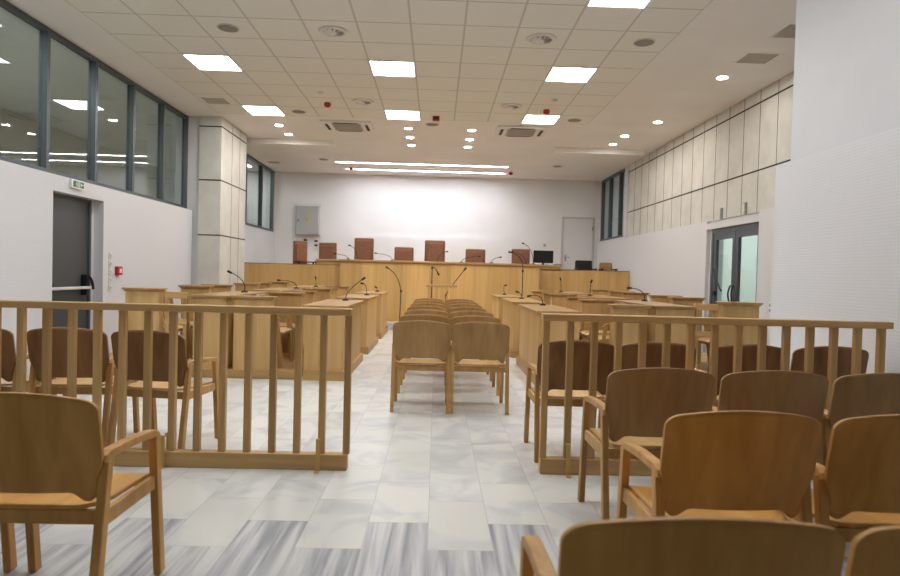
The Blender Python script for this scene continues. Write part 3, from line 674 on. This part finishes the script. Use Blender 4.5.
# monitor, phone
t = thing('monitor', 'black flat computer monitor on the right end of the bench', 'monitor', (2.52, 14.5, BT))
obj('screen', box(-.235, .235, -.015, .015, .045, .34, bev=.006), 'screen', t)
obj('stand', bar(newbm(), (0, .03, .008), (0, .02, .12), .05, .02), 'black_plastic', t); obj('foot', box(-.1, .1, -.06, .08, 0, .01), 'black_plastic', t)
t = thing('keyboard', 'low black keyboard beside the monitor on the bench', 'keyboard', (2.83, 14.42, BT))
obj('body', box(-.07, .09, -.08, .08, 0, .02, bev=.004), 'black_plastic', t)
bm = newbm()
for i in range(5):
    for j in range(4): bx(bm, -.055+i*.028, -.033+i*.028, -.065+j*.035, -.04+j*.035, .0202, .026)
obj('keys', bm, 'grey_plastic', t)

# ------------------------------------------------------------------ microphones
def mic(x, y, z, tx, tz, label, group='gooseneck microphones', ty=None, mid=None):
    t = thing('gooseneck_microphone', label, 'microphone', (x, y, z), 0, group); dx, dz = tx-x, tz-z; dy = 0 if ty is None else ty-y
    obj('base', lathe(newbm(), [(.045, 0), (.045, .012), (.03, .022), (.012, .03)], 16), 'black_plastic', t)
    md = mid or (dx*.1, 0, dz*.85)
    pts = curve((0, 0, .03), md, (dx, dy, dz), 10)
    obj('gooseneck', tube(newbm(), pts, .006, 6), 'black_plastic', t)
    e = pts[-1]; d_ = (pts[-1]-pts[-2]).normalized()
    obj('capsule', tube(newbm(), [e-d_*.03, e-d_*.015, e+d_*.02, e+d_*.03], .014, 10, .017), 'black_plastic', t)
D = 'black gooseneck microphone on '
mic(-1.24, 8.4, .86, -1.0, 1.165, D+'the nearest left aisle desk', mid=(.02, 0, .15)); mic(-1.2, 10.6, .86, -1.28, 1.06, D+'the middle left aisle desk', mid=(.0, 0, .2)); mic(-1.22, 12.7, .86, -1.25, .95, D+'the farthest left aisle desk')
mic(-2.35, 12.0, .945, -2.36, 1.12, D+'the farthest unit of the second left row'); mic(-2.4, 10.55, .945, -2.7, 1.08, D+'the middle unit of the second left row', mid=(0, 0, .14)); mic(-2.55, 8.2, .945, -2.75, 1.21, D+'the nearest unit of the second left row', mid=(.03, 0, .17))
mic(1.47, 8.4, .86, 1.28, .985, D+'the nearest right aisle desk', mid=(-.0, 0, .17)); mic(1.5, 10.7, .86, 1.42, .98, D+'the middle right aisle desk'); mic(1.43, 12.8, .86, 1.45, 1.06, D+'the farthest right aisle desk', mid=(-.04, 0, .2))
mic(2.6, 12.7, .95, 2.58, 1.22, D+'the farthest unit of the second right row'); mic(2.6, 10.3, .95, 2.62, 1.2, D+'the middle unit of the second right row'); mic(2.9, 8.45, .95, 2.68, 1.13, D+'the nearest unit of the second right row', mid=(0, 0, .18))
bxx = lambda u_: (u_-436.5)*.0232
bzz = lambda u_, v_: 1.25-(v_-274.2-.026*(u_-436.5))*.0232
for bu, tu, tv, s in ((348, 334.5, 253.6, 'the left end of the judges bench'), (357, 349, 245.3, 'the bench before the tall third chair'), (392, 375, 253, 'the bench left of the low fourth chair'), (437, 446, 251.4, 'the bench before the centre chair'),
    (461, 479, 256, 'the bench before the sixth chair'), (491, 500, 257, 'the bench right of the sixth chair'), (525.5, 512, 251.4, 'the bench before the seventh chair'), (533, 522.5, 243, 'the bench beside the monitor, tallest there')):
    mic(bxx(bu), 14.2, BT, bxx(tu), bzz(tu, tv), D+s, 'microphones on the bench', ty=14.25)
def stand(x, y, label, pts_, tip, z0=0):
    t = thing('microphone_stand', label, 'microphone stand', (x, y, z0), 0, 'floor microphone stands')
    bm = newbm(); lathe(bm, [(.09, 0), (.09, .012), (.03, .025)], 20)
    obj('base', bm, 'black_plastic', t)
    obj('pole', tube(newbm(), [(0, 0, .02), (pts_[0][0]-x, 0, pts_[0][1]-z0)], .011, 8), 'black_plastic', t)
    q = [(a-x, 0, b_-z0) for a, b_ in pts_]
    obj('boom', tube(newbm(), curve(q[0], q[1], q[2]) if len(q) > 2 else q, .009, 8), 'black_plastic', t)
    obj('clamp', lathe(newbm(), [(.02, -.025), (.024, 0), (.02, .025)], 10, q[0]), 'black_plastic', t)
    e = Vector(q[-1]); d_ = (Vector(q[-1])-Vector(q[1])).normalized()
    obj('microphone', tube(newbm(), [e, e+d_*.05, e+d_*.09], .014, 10, .024), 'black_plastic', t)
stand(-.78, 13.2, 'black microphone stand with long boom left of the centre aisle', [(-.76, .87), (-.82, 1.22), (-1.02, 1.34)], 0)
stand(-.1, 13.24, 'upright black microphone stand behind the witness stand', [(-.1, 1.39), (-.06, 1.44), (.01, 1.31)], 0)
stand(.2, 13.25, 'black microphone stand with slanted boom right behind the witness stand', [(.2, .8), (.35, 1.05), (.58, 1.34)], 0)
stand(1.87, 13.28, 'tall black microphone stand before the right part of the bench', [(1.87, 1.37), (1.9, 1.68), (1.63, 1.76)], 0)

# ------------------------------------------------------------------ wall things
t = thing('electrical_cabinet', 'grey electrical cabinet with yellow warning triangle on the back wall', 'cabinet', (-3.64, YB, 2.26))
obj('body', box(-.31, .31, -.2, -.001, 0, .8, bev=.006), 'cabinet_grey', t)
dr = obj('door', box(-.29, .29, -.212, -.201, .02, .78, bev=.004), 'cabinet_grey', t)
obj('lock', box(-.26, -.235, -.222, -.213, .36, .42), 'black_plastic', dr)
bm = newbm(); v = [bm.verts.new(p) for p in ((-.07, -.214, .37), (.07, -.214, .37), (0, -.214, .5), (-.07, -.217, .37), (.07, -.217, .37), (0, -.217, .5))]
for q in ((0, 1, 2), (3, 5, 4), (0, 3, 4, 1), (1, 4, 5, 2), (2, 5, 3, 0)): bm.faces.new([v[i] for i in q])
sg = obj('warning_sign', bm, 'yellow', dr); sg['label'] = 'yellow warning triangle with black bolt'
bm = newbm(); bar(bm, (.008, -.2185, .47), (-.012, -.2185, .425), .012, .002); bar(bm, (-.012, -.2185, .428), (.014, -.2185, .422), .01, .002, side=(0, 0, 1)); bar(bm, (.012, -.2185, .425), (-.006, -.2185, .382), .012, .002)
obj('bolt_mark', bm, 'black_plastic', dr)
t = thing('cable_trunking', 'white cable trunking around the grey electrical cabinet', 'trunking', (-3.66, YB, .8))
obj('top_duct', box(-.38, .38, -.06, -.001, 2.27, 2.34), 'white_plastic', t); obj('side_duct', box(-.42, -.34, -.05, -.001, 0, 2.27), 'white_plastic', t)
for i, (x, z, m_, s) in enumerate(((-3.72, 2.12, 'black_plastic', 'left under the cabinet'), (-3.42, 2.1, 'black_plastic', 'right under the cabinet, top'), (-3.42, 1.98, 'black_plastic', 'right under the cabinet, middle'), (-3.42, 1.88, 'white_plastic', 'right under the cabinet, bottom'))):
    t = thing('wall_socket', '%s wall socket %s' % (('black' if m_[0] == 'b' else 'white'), s), 'socket', (x, YB, z), 0, 'sockets under the cabinet')
    obj('plate', box(-.06, .06, -.015, 0, -.04, .04, bev=.003), 'white_plastic', t); obj('insert', box(-.045, .045, -.02, -.0155, -.025, .025), m_, t)
t = thing('wall_socket', 'small white socket on the back wall right of the last leather chair', 'socket', (3.03, YB-.05, 2.15)); obj('plate', box(-.05, .05, -.015, 0, -.06, .06, bev=.003), 'white_plastic', t); obj('insert', box(-.03, .03, -.02, -.0155, -.03, .03), 'grey_plastic', t)
# exit sign on the lintel
t = thing('exit_sign', 'white and green emergency exit sign over the grey door', 'sign', (XL+.13, 7.66, 2.185)); t.scale = (1, .68, .68)
obj('housing', box(0, .035, -.19, .19, 0, .16, bev=.004), 'white_plastic', t)
bm = newbm(); X0, X1 = .0352, .0365
def pr_(a, c, z0, z1): bx(bm, X0, X1, a, c, z0, z1)
pr_(-.165, .03, .025, .135); p = obj('picture', bm, 'green', t)
bm = newbm(); X0, X1 = .0366, .0378
pr_(-.07, -.045, .105, .125); bar(bm, (.0372, -.06, .1), (.0372, -.05, .065), .001, .02); bar(bm, (.0372, -.05, .065), (.0372, -.08, .035), .001, .012); bar(bm, (.0372, -.05, .065), (.0372, -.02, .04), .001, .012); bar(bm, (.0372, -.06, .095), (.0372, -.02, .08), .001, .008); bar(bm, (.0372, -.06, .095), (.0372, -.095, .075), .001, .008)
pr_(-.01, .015, .03, .13)
rm = obj('running_figure', bm, 'white_plastic', t)
bm = newbm(); X0, X1 = .0352, .0365; pr_(.05, .165, .025, .135); obj('arrow_field', bm, 'green', t)
bm = newbm(); X0, X1 = .0366, .0378; pr_(.08, .15, .074, .088); bar(bm, (.0372, .065, .081), (.0372, .1, .11), .001, .014); bar(bm, (.0372, .065, .081), (.0372, .1, .052), .001, .014); obj('arrow', bm, 'white_plastic', t)
# alarm call point and switches
PX = XL+.13
t = thing('fire_call_point', 'small red fire alarm call point on the left wall', 'alarm', (PX, 8.66, 1.185))
obj('housing', box(0, .05, -.06, .06, -.06, .06, bev=.006), 'red_plastic', t); obj('press_plate', box(.0505, .054, -.028, .03, -.03, .03), 'white_plastic', t)
for i, z in enumerate((1.39, 1.28, 1.17, 1.06, .95)):
    t = thing('light_switch', 'small white switch left of the red call point, %s of five' % ('topmost', 'second from top', 'middle', 'fourth from top', 'lowest')[i], 'switch', (PX, 8.47, z), 0, 'column of wall switches')
    obj('plate', box(0, .012, -.035, .035, -.042, .042, bev=.003), 'white_plastic', t); obj('rocker', box(.0125, .02, -.018, .018, -.02, .02), 'chrome_ring', t)
t = thing('wall_socket', 'white double socket on the wall right of the glass door', 'socket', (XR-.13, 8.06, .92)); obj('plate', box(-.014, 0, -.04, .04, -.075, .075, bev=.003), 'white_plastic', t)
for z in (-.035, .035): obj('insert', box(-.018, -.0145, -.022, .022, z-.02, z+.02), 'grey_plastic', t)
for y, s in ((9.78, 'left'), (9.02, 'right')):
    t = thing('wall_lamp', 'slim grey vertical wall fitting above the glass door, %s one' % s, 'wall fitting', (XR-.03, y, 2.32), 0, 'slim fittings above the glass door')
    obj('body', box(-.03, 0, -.028, .028, -.06, .12, bev=.004), 'grey_plastic', t); obj('bracket', box(-.034, -.0305, -.015, .015, -.03, .09), 'steel', t)
